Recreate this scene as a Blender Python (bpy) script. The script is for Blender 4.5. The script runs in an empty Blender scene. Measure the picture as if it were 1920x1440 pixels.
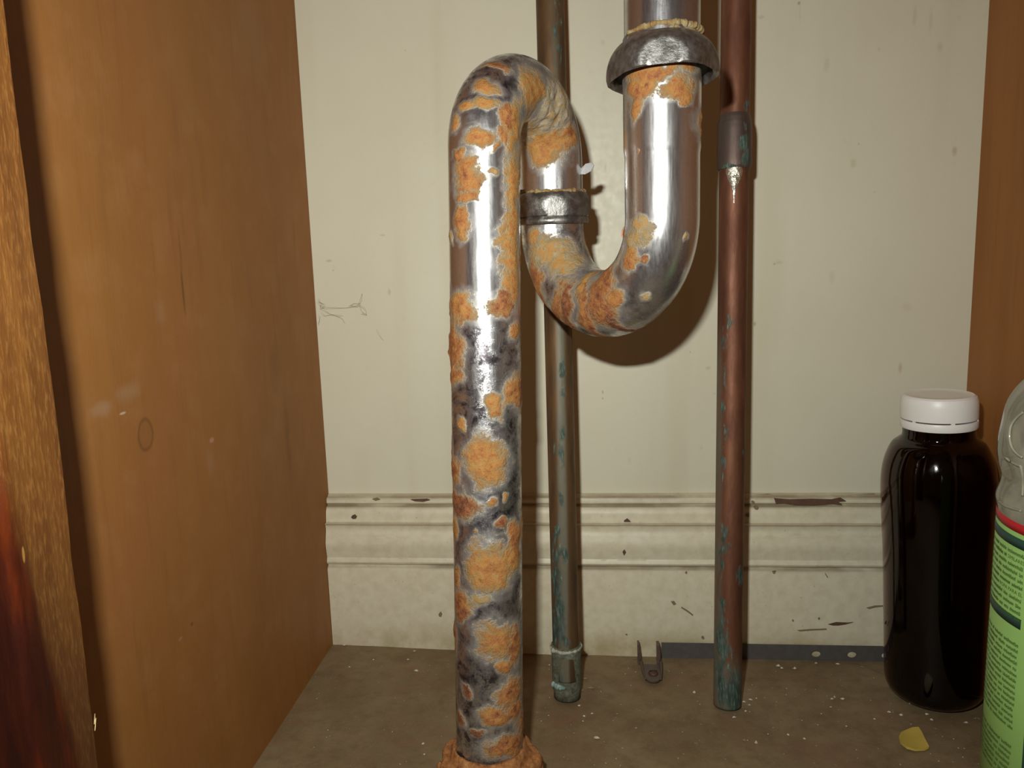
import bpy, math, random
import numpy as np
from mathutils import Matrix, Vector

random.seed(4)
rng = np.random.default_rng(7)
scene = bpy.context.scene
COL = scene.collection

# ------------------------------------------------------------------ camera
FPX = 1500.0
CAM = np.array([0.0, -0.514, 0.2611])
RT = np.array([0.99485247, 0.09643341, -0.03113148])
UP = np.array([0.01546302, 0.15915118, 0.98713312])
FW = np.array([-0.10014722, 0.98253321, -0.1568408])
cam_data = bpy.data.cameras.new('camera')
cam_data.sensor_width = 36.0
cam_data.lens = FPX / 1920 * 36.0
cam_data.clip_start = 0.005
cam_data.clip_end = 20
cam = bpy.data.objects.new('camera', cam_data)
COL.objects.link(cam)
cam.matrix_world = Matrix(((RT[0], UP[0], -FW[0], CAM[0]), (RT[1], UP[1], -FW[1], CAM[1]),
                           (RT[2], UP[2], -FW[2], CAM[2]), (0, 0, 0, 1)))
scene.camera = cam

# ------------------------------------------------------------------ world, flash, exposure
world = bpy.data.worlds.new('world')
scene.world = world
world.use_nodes = True
world.node_tree.nodes['Background'].inputs['Color'].default_value = (1.0, 0.54, 0.30, 1)
world.node_tree.nodes['Background'].inputs['Strength'].default_value = 0.05

flash = bpy.data.lights.new('camera_flash', 'AREA')
flash.shape = 'RECTANGLE'
flash.size = 0.013
flash.size_y = 0.007
flash.energy = 1.06
flash.spread = math.radians(142)
flash.color = (0.97, 1.0, 0.95)
flash_ob = bpy.data.objects.new('camera_flash', flash)
COL.objects.link(flash_ob)
fl = CAM - 0.028 * RT + 0.055 * UP
m = cam.matrix_world.copy()
m.translation = Vector(fl)
flash_ob.matrix_world = m

vs = scene.view_settings
vs.view_transform = 'Standard'
vs.look = 'None'
vs.exposure = 0.0
vs.gamma = 1.0
vs.use_curve_mapping = False

# ------------------------------------------------------------------ pixel helpers (1920x1440 frame)
def ray(u, v):
    return FW + RT * (u - 960) / FPX - UP * (v - 720) / FPX
def at_y(u, v, y):
    d = ray(u, v); return CAM + d * (y - CAM[1]) / d[1]
def at_x(u, v, x):
    d = ray(u, v); return CAM + d * (x - CAM[0]) / d[0]
def at_z(u, v, z=0.0):
    d = ray(u, v); return CAM + d * (z - CAM[2]) / d[2]
def proj(P):
    d = np.asarray(P, float) - CAM
    z = d @ FW
    return np.stack([960 + FPX * (d @ RT) / z, 720 - FPX * (d @ UP) / z, z], -1)

# ------------------------------------------------------------------ numpy value noise
_perm = rng.random((32, 32, 32))
def vnoise(P, scale):
    p = np.asarray(P, float) * scale + 100.0
    i = np.floor(p).astype(int); f = p - i; f = f * f * (3 - 2 * f)
    def g(a, b, c):
        return _perm[(i[..., 0] + a) % 32, (i[..., 1] + b) % 32, (i[..., 2] + c) % 32]
    x, y, z = f[..., 0], f[..., 1], f[..., 2]
    l = lambda a, b, t: a + (b - a) * t
    return l(l(l(g(0,0,0), g(1,0,0), x), l(g(0,1,0), g(1,1,0), x), y),
             l(l(g(0,0,1), g(1,0,1), x), l(g(0,1,1), g(1,1,1), x), y), z)
def fbm(P, scale, oct=3):
    s = 0; a = 1.0; t = 0
    for k in range(oct):
        s = s + a * vnoise(P, scale * 2.03 ** k); t += a; a *= 0.5
    return s / t

# ------------------------------------------------------------------ object helpers
ORG = {}
def tag(o, label=None, cat=None, group=None, kind=None):
    if label: o['label'] = label
    if cat: o['category'] = cat
    if group: o['group'] = group
    if kind: o['kind'] = kind
    return o
def thing(name, label, cat, loc, group=None):
    o = bpy.data.objects.new(name, None)
    COL.objects.link(o)
    o.empty_display_size = 0.01
    o.location = Vector([float(c) for c in loc])
    ORG[o] = np.array(loc, float)
    return tag(o, label, cat, group)
def obj(name, V, F, mat, parent=None, loc=None, smooth=True, attrs=None):
    V = np.asarray(V, float)
    if parent is not None:
        org = ORG[parent]
    else:
        org = np.array(loc if loc is not None else (0, 0, 0), float)
    me = bpy.data.meshes.new(name)
    me.from_pydata((V - org).tolist(), [], [tuple(int(i) for i in f) for f in F])
    me.update()
    if smooth:
        me.polygons.foreach_set('use_smooth', np.ones(len(me.polygons), bool))
        if smooth == 'auto':
            me.set_sharp_from_angle(angle=math.radians(35))
    for k, a in (attrs or {}).items():
        at = me.attributes.new(k, 'FLOAT', 'POINT')
        at.data.foreach_set('value', np.asarray(a, np.float32))
    if mat: me.materials.append(mat)
    o = bpy.data.objects.new(name, me)
    COL.objects.link(o)
    ORG[o] = org
    if parent is not None:
        o.parent = parent
    else:
        o.location = Vector(org.tolist())
    return o

def grid_faces(n, m, close_m=False):
    F = []
    mm = m if close_m else m - 1
    for i in range(n - 1):
        for j in range(mm):
            k = (j + 1) % m
            F.append((i * m + j, i * m + k, (i + 1) * m + k, (i + 1) * m + j))
    return F
def tube(path, rad, segs=96, caps=True):
    """swept tube; returns verts, faces, tangents, normals (outward)"""
    path = np.asarray(path, float)
    n = len(path)
    rad = np.broadcast_to(np.asarray(rad, float), (n,))
    T = np.gradient(path, axis=0)
    T /= np.linalg.norm(T, axis=1)[:, None]
    A = np.zeros_like(T)
    a = np.array([1.0, 0, 0]); a -= a @ T[0] * T[0]; a /= np.linalg.norm(a)
    for i in range(n):
        a = a - (a @ T[i]) * T[i]; a /= np.linalg.norm(a); A[i] = a
    B = np.cross(T, A)
    th = np.linspace(0, 2 * np.pi, segs, endpoint=False)
    N = A[:, None] * np.cos(th)[None, :, None] + B[:, None] * np.sin(th)[None, :, None]
    V = path[:, None] + N * rad[:, None, None]
    F = grid_faces(n, segs, True)
    V = V.reshape(-1, 3)
    if caps:
        F.append(tuple(range(segs))[::-1])
        F.append(tuple((n - 1) * segs + j for j in range(segs)))
    return V, F, np.repeat(T, segs, 0), N.reshape(-1, 3)
def lathe(prof, c, segs=96, axis=None, caps=True, rfun=None):
    """prof: list of (r, h) along axis from c"""
    ax = np.array([0, 0, 1.0]) if axis is None else np.array(axis, float) / np.linalg.norm(axis)
    a = np.array([1.0, 0, 0]); a -= a @ ax * ax; a /= np.linalg.norm(a); b = np.cross(ax, a)
    th = np.linspace(0, 2 * np.pi, segs, endpoint=False)
    V = []
    for r, h in prof:
        rr = np.full(segs, r) if rfun is None else rfun(r, h, th)
        V.append(np.array(c) + ax * h + rr[:, None] * (np.cos(th)[:, None] * a + np.sin(th)[:, None] * b))
    V = np.concatenate(V)
    F = grid_faces(len(prof), segs, True)
    if caps:
        F.append(tuple(range(segs))[::-1])
        F.append(tuple((len(prof) - 1) * segs + j for j in range(segs)))
    return V, F
def box(x0, x1, y0, y1, z0, z1):
    V = [(x, y, z) for z in (z0, z1) for y in (y0, y1) for x in (x0, x1)]
    F = [(0, 2, 3, 1), (4, 5, 7, 6), (0, 1, 5, 4), (2, 6, 7, 3), (0, 4, 6, 2), (1, 3, 7, 5)]
    return np.array(V), F
def smooth_prof(pts, n):
    """Catmull-Rom resample of 2D points"""
    pts = np.array(pts, float)
    P = np.vstack([2 * pts[0] - pts[1], pts, 2 * pts[-1] - pts[-2]])
    out = []
    for i in range(1, len(P) - 2):
        for t in np.linspace(0, 1, n, endpoint=False):
            out.append(0.5 * ((2 * P[i]) + (-P[i-1] + P[i+1]) * t + (2*P[i-1] - 5*P[i] + 4*P[i+1] - P[i+2]) * t*t + (-P[i-1] + 3*P[i] - 3*P[i+1] + P[i+2]) * t**3))
    out.append(pts[-1])
    return np.array(out)

# ------------------------------------------------------------------ material helpers
class M:
    def __init__(s, name):
        s.mat = bpy.data.materials.new(name)
        s.mat.use_nodes = True
        s.nt = s.mat.node_tree
        s.b = s.nt.nodes['Principled BSDF']
        s.out = s.nt.nodes['Material Output']
        s.tc = s.nt.nodes.new('ShaderNodeTexCoord').outputs['Object']
    def n(s, t, **kw):
        nd = s.nt.nodes.new(t)
        for k, v in kw.items(): setattr(nd, k, v)
        return nd
    def put(s, sock, v):
        if isinstance(v, bpy.types.NodeSocket): s.nt.links.new(v, sock)
        elif isinstance(v, (tuple, list)) and sock.type == 'RGBA' and len(v) == 3: sock.default_value = (*v, 1)
        else: sock.default_value = v
    def attr(s, name):
        return s.n('ShaderNodeAttribute', attribute_name=name).outputs['Fac']
    def noise(s, scale, detail=4, rough=0.55, stretch=None, dist=0.0, off=None):
        vec = s.tc
        if stretch or off:
            mp = s.n('ShaderNodeMapping'); s.put(mp.inputs['Vector'], vec)
            if stretch: mp.inputs['Scale'].default_value = stretch
            if off: mp.inputs['Location'].default_value = off
            vec = mp.outputs[0]
        nd = s.n('ShaderNodeTexNoise'); s.put(nd.inputs['Vector'], vec)
        nd.inputs['Scale'].default_value = scale; nd.inputs['Detail'].default_value = detail
        nd.inputs['Roughness'].default_value = rough; nd.inputs['Distortion'].default_value = dist
        return nd.outputs['Fac']
    def math(s, op, a, b=0.0, c=0.0, clamp=False):
        nd = s.n('ShaderNodeMath', operation=op, use_clamp=clamp)
        s.put(nd.inputs[0], a); s.put(nd.inputs[1], b)
        if op in ('MULTIPLY_ADD',): s.put(nd.inputs[2], c)
        return nd.outputs[0]
    def mr(s, v, a, b, c=0.0, d=1.0, smooth=True):
        nd = s.n('ShaderNodeMapRange', interpolation_type='SMOOTHSTEP' if smooth else 'LINEAR')
        s.put(nd.inputs['Value'], v)
        for k, x in zip(('From Min', 'From Max', 'To Min', 'To Max'), (a, b, c, d)): s.put(nd.inputs[k], x)
        return nd.outputs['Result']
    def mix(s, f, a, b):
        nd = s.n('ShaderNodeMix', data_type='RGBA')
        s.put(nd.inputs['Factor'], f); s.put(nd.inputs['A'], a) if False else None
        s.put(nd.inputs[6], a); s.put(nd.inputs[7], b)
        return nd.outputs[2]
    def fmix(s, f, a, b):
        nd = s.n('ShaderNodeMix', data_type='FLOAT')
        s.put(nd.inputs[0], f); s.put(nd.inputs[2], a); s.put(nd.inputs[3], b)
        return nd.outputs[0]
    def ramp(s, v, stops):
        nd = s.n('ShaderNodeValToRGB'); s.put(nd.inputs[0], v)
        el = nd.color_ramp.elements
        while len(el) < len(stops): el.new(0.5)
        for e, (p, c) in zip(el, stops): e.position = p; e.color = (*c, 1)
        return nd.outputs[0]
    def bump(s, h, strength=0.3, dist=0.001):
        nd = s.n('ShaderNodeBump'); s.put(nd.inputs['Height'], h)
        nd.inputs['Strength'].default_value = strength; nd.inputs['Distance'].default_value = dist
        s.put(s.b.inputs['Normal'], nd.outputs[0])
    def spot(s, c, r, soft=0.5, wob=None, wamt=0.5):
        """elliptical mark mask: centre c, radii r (object coordinates)"""
        a = s.n('ShaderNodeVectorMath', operation='SUBTRACT'); s.put(a.inputs[0], s.tc); a.inputs[1].default_value = [float(x) for x in c]
        q = s.n('ShaderNodeVectorMath', operation='MULTIPLY'); s.put(q.inputs[0], a.outputs[0]); q.inputs[1].default_value = [1.0 / float(x) for x in r]
        l = s.n('ShaderNodeVectorMath', operation='LENGTH'); s.put(l.inputs[0], q.outputs[0])
        v = l.outputs['Value']
        if wob is not None: v = s.math('MULTIPLY_ADD', s.math('SUBTRACT', wob, 0.5), wamt * 2, v)
        return s.mr(v, 1.0, 1.0 - soft)
    def sep(s):
        nd = s.n('ShaderNodeSeparateXYZ'); s.put(nd.inputs[0], s.tc); return nd.outputs
    def set(s, **kw):
        for k, v in kw.items():
            s.put(s.b.inputs[{'col': 'Base Color', 'rough': 'Roughness', 'metal': 'Metallic', 'spec': 'Specular IOR Level', 'coat': 'Coat Weight',
                              'trans': 'Transmission Weight', 'ior': 'IOR', 'alpha': 'Alpha', 'coatr': 'Coat Roughness', 'sss': 'Subsurface Weight'}[k]], v)
        return s
def simple(name, col, rough=0.5, metal=0.0, nscale=None, var=0.2, **kw):
    m = M(name)
    if nscale:
        nz = m.noise(nscale, 4)
        c = m.mix(nz, tuple(x * (1 - var) for x in col), tuple(min(1, x * (1 + var)) for x in col))
    else: c = col
    return m.set(col=c, rough=rough, metal=metal, **kw)

# ------------------------------------------------------------------ layout constants (metres)
XL, XR = -0.1809, 0.2307          # cabinet side panels
TB = 0.013                        # baseboard thickness
ZT = 0.56                         # underside of the counter
YF = -0.345                       # front of the cabinet box

# ================================================================== MATERIALS: setting
def wall_material():
    m = M('cream_paint')
    big = m.noise(6, 3); drip = m.noise(30, 3, stretch=(1, 1, 0.08)); fine = m.noise(160, 3); wob = m.noise(300, 2)
    c = m.mix(m.mr(big, .35, .7), (.71, .67, .515), (.665, .62, .47))
    c = m.mix(m.math('MULTIPLY', m.mr(drip, .5, .75), .25), c, (.52, .45, .29))
    c = m.mix(m.math('MULTIPLY', m.mr(fine, .62, .8), .12), c, (.42, .36, .24))
    def w(u, v, ru, rv, col, amt, soft=.6):
        nonlocal c
        P = at_y(u, v, 0); s = FPX / ((P - CAM) @ FW)
        k = m.spot(P, (ru / s, .02, rv / s), .85, wob, .35)
        c = m.mix(m.math('MULTIPLY', k, amt * .6), c, col)
    tan, brn, gry = (.40, .27, .11), (.16, .09, .045), (.25, .22, .16)
    for a in [(1790, 283, 7, 13, tan, .7), (1498, 6, 4, 5, brn, .8), (1500, 25, 3, 28, tan, .25), (1688, 690, 5, 16, tan, .7), (1550, 120, 8, 22, gry, .25), (1600, 306, 8, 12, tan, .45),
              (1428, 32, 9, 5, gry, .4), (1715, 30, 6, 30, tan, .35), (1745, 40, 6, 30, tan, .3), (1762, 88, 8, 14, tan, .35), (1648, 92, 4, 6, tan, .4),
              (730, 548, 4, 11, tan, .6), (717, 441, 8, 3, gry, .5), (617, 489, 9, 4, gry, .6), (625, 507, 3, 3, gry, .5), (1415, 607, 4, 7, (.42, .24, .05), .9), (1328, 690, 8, 5, tan, .5),
              (1130, 735, 2, 5, brn, .8), (1130, 747, 2, 3, brn, .8), (1294, 660, 2, 3, brn, .6), (1135, 315, 3, 10, tan, .4), (1340, 738, 4, 3, tan, .4), (1460, 492, 10, 5, tan, .35),
              (1700, 575, 12, 12, tan, .25), (1560, 520, 8, 18, gry, .2), (1315, 840, 4, 6, tan, .35), (1640, 360, 4, 3, gry, .3), (1610, 270, 2, 3, brn, .5),
              (1452, 495, 3, 3, brn, .5), (1130, 80, 6, 8, tan, .3), (1180, 865, 5, 10, tan, .25), (760, 95, 3, 3, gry, .4)]:
        w(*a)
    m.set(col=c, rough=m.mr(fine, .3, .7, .38, .5), spec=.35)
    m.bump(m.noise(260, 3), .12, .0006)
    return m.mat
def base_material():
    m = M('old_gloss_paint')
    z = m.sep()[2]
    d1 = m.noise(45, 4, .6, stretch=(.5, 1, 2)); d2 = m.noise(150, 3); fine = m.noise(600, 3); lowd = m.noise(25, 5, .65)
    c = m.mix(m.mr(d2, .3, .75), (.72, .66, .49), (.64, .57, .41))
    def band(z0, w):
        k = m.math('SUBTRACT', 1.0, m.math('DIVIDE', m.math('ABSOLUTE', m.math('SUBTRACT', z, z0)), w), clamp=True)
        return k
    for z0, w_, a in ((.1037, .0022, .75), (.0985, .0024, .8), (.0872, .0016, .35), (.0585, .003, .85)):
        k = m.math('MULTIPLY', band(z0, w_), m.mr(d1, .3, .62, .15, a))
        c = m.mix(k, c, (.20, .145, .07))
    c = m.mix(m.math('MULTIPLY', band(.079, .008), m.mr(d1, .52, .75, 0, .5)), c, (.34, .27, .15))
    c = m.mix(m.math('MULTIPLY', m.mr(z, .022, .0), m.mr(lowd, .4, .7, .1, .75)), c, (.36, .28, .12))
    c = m.mix(m.mr(fine, .70, .76, 0, .6), c, (.2, .14, .07))
    m.set(col=c, rough=.42, spec=.35)
    m.bump(m.noise(200, 3), .15, .0006)
    return m.mat
def panel_material(left=True):
    m = M('cabinet_plywood' if left else 'cabinet_plywood_right')
    g1 = m.noise(22, 4, .6, stretch=(1, 1, .14)); g2 = m.noise(190, 4, .6, stretch=(1, 1, .09)); bl = m.noise(9, 3); wob = m.noise(120, 3); fib = m.noise(900, 2, .6, stretch=(1, 1, .12))
    if left:
        c = m.mix(m.mr(g1, .3, .7), (.345, .146, .036), (.305, .128, .031))
        c = m.mix(m.mr(bl, .35, .7, 0, .5), c, (.335, .134, .038))
        c = m.mix(m.mr(m.noise(45, 5, .7), .45, .7, 0, .35), c, (.40, .19, .07))
    else:
        c = m.mix(m.mr(g1, .3, .7), (.37, .15, .04), (.29, .11, .027))
    c = m.mix(m.mr(g2, .5, .75, 0, .22), c, (.2, .08, .024))
    c = m.mix(m.mr(fib, .55, .8, 0, .35), c, (.34, .16, .055))
    if left:
        def w(u, v, ru, rv, col, amt, soft=.6, ring=False, wa=.3):
            nonlocal c
            P = at_x(u, v, XL); Q = at_x(u + ru, v, XL)
            s = FPX / ((P - CAM) @ FW)
            r = (.02, abs(Q[1] - P[1]), rv / s)
            k = m.spot(P, r, soft, wob, wa)
            if ring: k = m.math('SUBTRACT', m.spot(P, r, .25, wob, .12), m.math('MULTIPLY', m.spot(P, [x * .82 for x in r], .3, wob, .12), .75))
            c = m.mix(m.math('MULTIPLY', k, amt), c, col)
        pale, dark = (.42, .30, .2), (.11, .045, .014)
        for a in [(190, 768, 30, 20, pale, .35, .9), (240, 735, 30, 24, pale, .28, .9), (230, 775, 8, 3, (.7, .6, .45), .6), (300, 590, 12, 34, pale, .16, .9), (397, 825, 6, 7, (.62, .3, .22), .6),
                  (343, 545, 3, 62, dark, .6, .8), (338, 470, 3, 60, dark, .3, .8), (540, 830, 7, 120, dark, .32, .9), (515, 690, 12, 80, dark, .2, .9), (470, 60, 40, 130, (.36, .2, .09), .35, .95), (395, 870, 12, 40, pale, .14, .9),  # soft pale streak near the top: sheen painted into the wood colour
                  (405, 1270, 5, 8, pale, .2, .9), (360, 1170, 4, 6, dark, .5), (338, 1198, 5, 4, pale, .4)]:
            w(*a)
        w(273, 815, 17, 36, dark, .55, .3, True)
    m.set(col=c, rough=m.mr(bl, .3, .7, .52, .64), spec=.25)
    m.bump(m.math('ADD', g2, m.math('MULTIPLY', fib, .6)), .12, .0006)
    return m.mat
def stile_material():
    m = M('stained_stile')
    x, y, z = m.sep()
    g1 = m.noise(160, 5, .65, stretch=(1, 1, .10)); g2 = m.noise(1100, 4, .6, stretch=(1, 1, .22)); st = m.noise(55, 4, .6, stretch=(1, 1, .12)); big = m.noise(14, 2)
    c = m.mix(m.mr(g1, .3, .7), (.18, .067, .011), (.115, .038, .006))
    c = m.mix(m.mr(g2, .45, .7, 0, .55), c, (.30, .135, .03))
    # red-brown varnish that ran round from the front face: more of it lower down
    yy = m.math('SUBTRACT', y, m.mr(z, .25, .13, -.3505, -.3315, smooth=False))
    k = m.mr(m.math('MULTIPLY_ADD', m.math('SUBTRACT', st, .5), .014, yy), .003, -.003)
    red = m.ramp(m.noise(70, 4, .7, stretch=(1, 1, .15)), [(0.3, (.016, .005, .004)), (.5, (.04, .008, .004)), (.62, (.10, .016, .003)), (.8, (.045, .02, .014))])
    c = m.mix(m.math('MULTIPLY', m.mr(m.math('MULTIPLY_ADD', m.math('SUBTRACT', st, .5), .16, z), .225, .13), .6), c, (.055, .02, .008))  # full width darker brown towards the bottom, with a streaky upper edge
    c = m.mix(k, c, red)
    P = at_x(44, 1040, -.138)
    c = m.mix(m.spot(P, (.02, .0005, .0024), .3), c, (.33, .17, .04))
    m.set(col=c, rough=m.fmix(k, .5, .25), spec=.45)
    m.bump(m.math('ADD', g2, g1), .35, .0007)
    return m.mat
def floor_material():
    m = M('worn_floor')
    a = m.noise(16, 5, .65); b = m.noise(90, 5, .7); f = m.noise(700, 3, .7); sp = m.noise(420, 2, .5, off=(3, 1, 2))
    c = m.mix(m.mr(a, .3, .7), (.205, .142, .072), (.285, .21, .117))
    c = m.mix(m.mr(b, .4, .7, 0, .6), c, (.16, .105, .055))
    c = m.mix(m.mr(m.noise(30, 4, .6, off=(5, 2, 1)), .5, .7, 0, .5), c, (.24, .13, .075))
    c = m.mix(m.mr(f, .5, .75, 0, .35), c, (.30, .24, .14))
    c = m.mix(m.mr(sp, .73, .77, 0, .8), c, (.6, .54, .40))
    m.set(col=c, rough=.6, spec=.3)
    m.bump(m.math('ADD', b, m.math('MULTIPLY', f, .5)), .3, .0008)
    return m.mat

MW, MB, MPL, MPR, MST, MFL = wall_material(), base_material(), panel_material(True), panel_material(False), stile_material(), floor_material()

# ================================================================== SETTING
def struct(name, V, F, mat, label, **kw):
    return tag(obj(name, V, F, mat, **kw), label, None, None, 'structure')
V, F = box(XL - .016, XR + .016, 0, .02, -.02, ZT + .02)
struct('wall_back', V, F, MW, 'cream painted wall behind the pipes', smooth=False)

# floor: slightly uneven board, raised a little towards the left back corner
nx, ny = 90, 80
gx = np.linspace(XL - .001, XR + .001, nx); gy = np.linspace(YF - .25, 0.0, ny)
def floor_h(x, y):
    h = .0045 * np.clip((-.04 - x) / .14, 0, 1) * np.clip((y + .12) / .11, 0, 1) - .003 * np.clip((y + .125) / .11, 0, 1)
    return h
GX, GY = np.meshgrid(gx, gy)
GZ = floor_h(GX, GY) + (fbm(np.stack([GX, GY, GX * 0], -1), 35) - .5) * .0007
V = np.stack([GX, GY, GZ], -1).reshape(-1, 3)
F = grid_faces(ny, nx)
base_i = len(V)
Vb, Fb = box(gx[0], gx[-1], gy[0], gy[-1], -.02, -.007)
V = np.vstack([V, Vb]); F += [tuple(i + base_i for i in f) for f in Fb]
struct('floor', V, F, MFL, 'scuffed brown cabinet floor with pale crumbs')

V, F = box(XL - .016, XL, YF + .005, 0, 0, ZT); struct('wall_left', V, F, MPL, 'brown plywood cabinet side on the left', smooth=False)
V, F = box(XR, XR + .016, YF + .005, 0, 0, ZT); struct('wall_right', V, F, MPR, 'orange brown plywood cabinet side on the right', smooth=False)
V, F = box(XL - .016, XR + .016, YF, .0, ZT, ZT + .018); struct('ceiling', V, F, MPR, 'underside of the counter above the pipes', smooth=False)

# face-frame stile at the left of the opening, rounded edges, slightly uneven back arris
zs = np.linspace(0, ZT, 260)
prof = []
def stile_section(z):
    wob = (fbm(np.array([[.3, .7, z]]), 60)[0] - .5) * .0012
    nick = .0
    x1, y1, y0, r = -.138 + wob * .3, -.3235 + wob, -.3455, .003
    pts = [(XL - .03, y1), (x1 - .0006, y1), (x1, y1 - .0006)]
    for t in np.linspace(0, math.pi / 2, 7): pts.append((x1 - r + r * math.cos(t), y0 + r - r * math.sin(t)))
    pts.append((XL - .03, y0))
    return pts
V = []
for z in zs:
    for (x, y) in stile_section(z): V.append((x, y, z))
k = len(stile_section(0)); F = grid_faces(len(zs), k, True)
F.append(tuple(range(k))); F.append(tuple((len(zs) - 1) * k + j for j in range(k))[::-1])
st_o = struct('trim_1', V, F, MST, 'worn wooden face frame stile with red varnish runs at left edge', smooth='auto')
msplin = simple('pale_splinter', (.75, .55, .28), .7).mat
for i, (u0, v0, u1, v1) in enumerate([(177, 1358, 180, 1346), (177, 1358, 178, 1338), (178, 1370, 180, 1347)]):
    A = at_x(u0, v0, -.1378) ; B = at_y(u1, v1, A[1] + .0012)
    V, F, _, _ = tube(np.linspace(A, B, 4), np.linspace(.00016, .00006, 4), 6); obj('splinter', V, F, msplin, st_o)

# baseboard: moulded profile swept along the back wall
prof = [(-TB, -.006), (-TB, .0555), (-TB + .0004, .0568), (-TB + .0022, .0578), (-TB + .0022, .0590), (-TB + .0002, .0598), (-TB - .0003, .0612), (-TB + .0002, .0628), (-TB + .0008, .064)]
og = smooth_prof([(-TB + .0008, .064), (-TB + .0002, .068), (-TB - .0004, .0735), (-TB + .0010, .079), (-TB + .0022, .083), (-TB + .0016, .0862), (-TB + .0004, .0874)], 5)
prof += [tuple(q) for q in og[1:]]
prof += [(-TB + .0036, .0878)]
og = smooth_prof([(-TB + .0036, .0878), (-TB + .0040, .091), (-TB + .0046, .0945), (-TB + .0062, .0976)], 4)
prof += [tuple(q) for q in og[1:]]
prof += [(-TB + .0086, .0982), (-TB + .0084, .0990), (-TB + .0073, .0998), (-TB + .0072, .1020), (-TB + .0080, .1034), (-TB + .0100, .1040), (-TB + .0112, .1048), (-.0002, .1052), (.001, .1052), (.001, -.006)]
prof = np.array(prof)
xs = np.linspace(XL + .0002, XR - .0002, 240)
V = []
for x in xs:
    w = (fbm(np.stack([np.full(len(prof), x), prof[:, 0], prof[:, 1] * .3], -1), 40) - .5) * .0009
    front = prof[:, 0] < -.0005
    V.append(np.stack([np.full(len(prof), x), prof[:, 0] + w * front, prof[:, 1] + w * .5 * (prof[:, 1] > .01)], -1))
V = np.concatenate(V); F = grid_faces(len(xs), len(prof), True)
F.append(tuple(range(len(prof)))[::-1]); F.append(tuple((len(xs) - 1) * len(prof) + j for j in range(len(prof))))
bb = struct('baseboard_back', V, F, MB, 'cream moulded baseboard with chipped dirty paint', smooth='auto')

# chips, dents and cracks in the baseboard paint: thin patches of bare wood on its face
mchip = simple('bare_wood', (.12, .06, .035), .8, 0, 300, .5).mat
mspeck = simple('dark_dirt', (.24, .175, .095), .8).mat
def patch(pts, y, mat, parent, name, th=.0003):
    P = np.array([at_y(u, v, y) for u, v in pts]); n = len(P)
    Vv = np.vstack([P, P + np.array([0, th + .0012, 0])])
    Ff = [tuple(range(n))] + [(i, i + n, (i + 1) % n + n, (i + 1) % n) for i in range(n)] + [tuple(range(2 * n - 1, n - 1, -1))]
    return obj(name, Vv, Ff, mat, parent, smooth=False)
patch([(1452, 935), (1480, 937), (1520, 936), (1560, 937), (1577, 934), (1587, 940), (1572, 941), (1580, 947), (1560, 945), (1525, 948), (1490, 947), (1470, 944), (1455, 945)], -TB + .0063, mchip, bb, 'paint_chip')
patch([(770, 937), (800, 936), (806, 938), (793, 941), (778, 940)], -TB + .0063, mchip, bb, 'paint_chip')
patch([(660, 967), (665, 965), (669, 969), (667, 973), (661, 973), (658, 970)], -TB + .0034, mchip, bb, 'paint_chip')
patch([(1170, 976), (1176, 972), (1181, 976), (1183, 979), (1170, 979)], -TB + .0036, mchip, bb, 'paint_chip')
patch([(1167, 1035), (1171, 1030), (1174, 1036), (1170, 1042)], -TB - .0004, mchip, bb, 'paint_chip')
patch([(822, 1152), (826, 1147), (829, 1152), (827, 1157), (823, 1156)], -TB - .0006, mspeck, bb, 'paint_chip')
patch([(1258, 1128), (1264, 1127), (1268, 1133), (1263, 1135)], -TB - .0006, mspeck, bb, 'paint_chip')
patch([(1553, 1171), (1568, 1167), (1590, 1168), (1600, 1167), (1585, 1171), (1572, 1173), (1562, 1173)], -TB - .0006, mchip, bb, 'paint_chip')
patch([(1625, 1140), (1640, 1136), (1660, 1135), (1660, 1137), (1642, 1139), (1630, 1142)], -TB - .0005, mspeck, bb, 'crack')
patch([(1495, 1182), (1520, 1180), (1550, 1179), (1550, 1181), (1520, 1182.5), (1500, 1184)], -TB - .0005, mspeck, bb, 'crack')
patch([(1547, 1074), (1550, 1078), (1553, 1083), (1551, 1083), (1548, 1078)], -TB - .0005, mspeck, bb, 'crack')
patch([(1448, 1072), (1455, 1071), (1453, 1076), (1450, 1076)], -TB - .0005, mspeck, bb, 'paint_chip')
patch([(1278, 1138), (1290, 1145), (1300, 1153), (1299, 1155), (1288, 1147), (1277, 1140)], -TB - .0005, mspeck, bb, 'crack')
patch([(1400, 928), (1440, 926.5), (1475, 929), (1510, 927), (1560, 928.5), (1600, 927), (1640, 926), (1640, 927.5), (1600, 929), (1560, 930.5), (1510, 929), (1475, 931), (1440, 928.5), (1400, 930)], -.0022, mspeck, bb, 'crack')
patch([(698, 936), (706, 934), (712, 937), (704, 939)], -TB + .0063, mspeck, bb, 'paint_chip')
for (u, v, r, y) in [(1316, 1029, 2, -TB), (1287, 1074, 2, -TB - .0006), (1412, 942, 3, -TB + .0063), (1418, 952, 4, -TB + .0046), (1402, 966, 4, -TB + .003), (1487, 1164, 2, -TB - .0006), (1536, 1160, 2, -TB - .0006), (1318, 1196, 3, -TB - .0006), (1175, 1190, 2, -TB - .0006)]:
    a = np.linspace(0, 6.28, 7)[:-1]
    patch([(u + r * math.cos(t) * random.uniform(.7, 1.3), v + r * math.sin(t) * random.uniform(.7, 1.3)) for t in a], y, mspeck, bb, 'dirt_speck')

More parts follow.
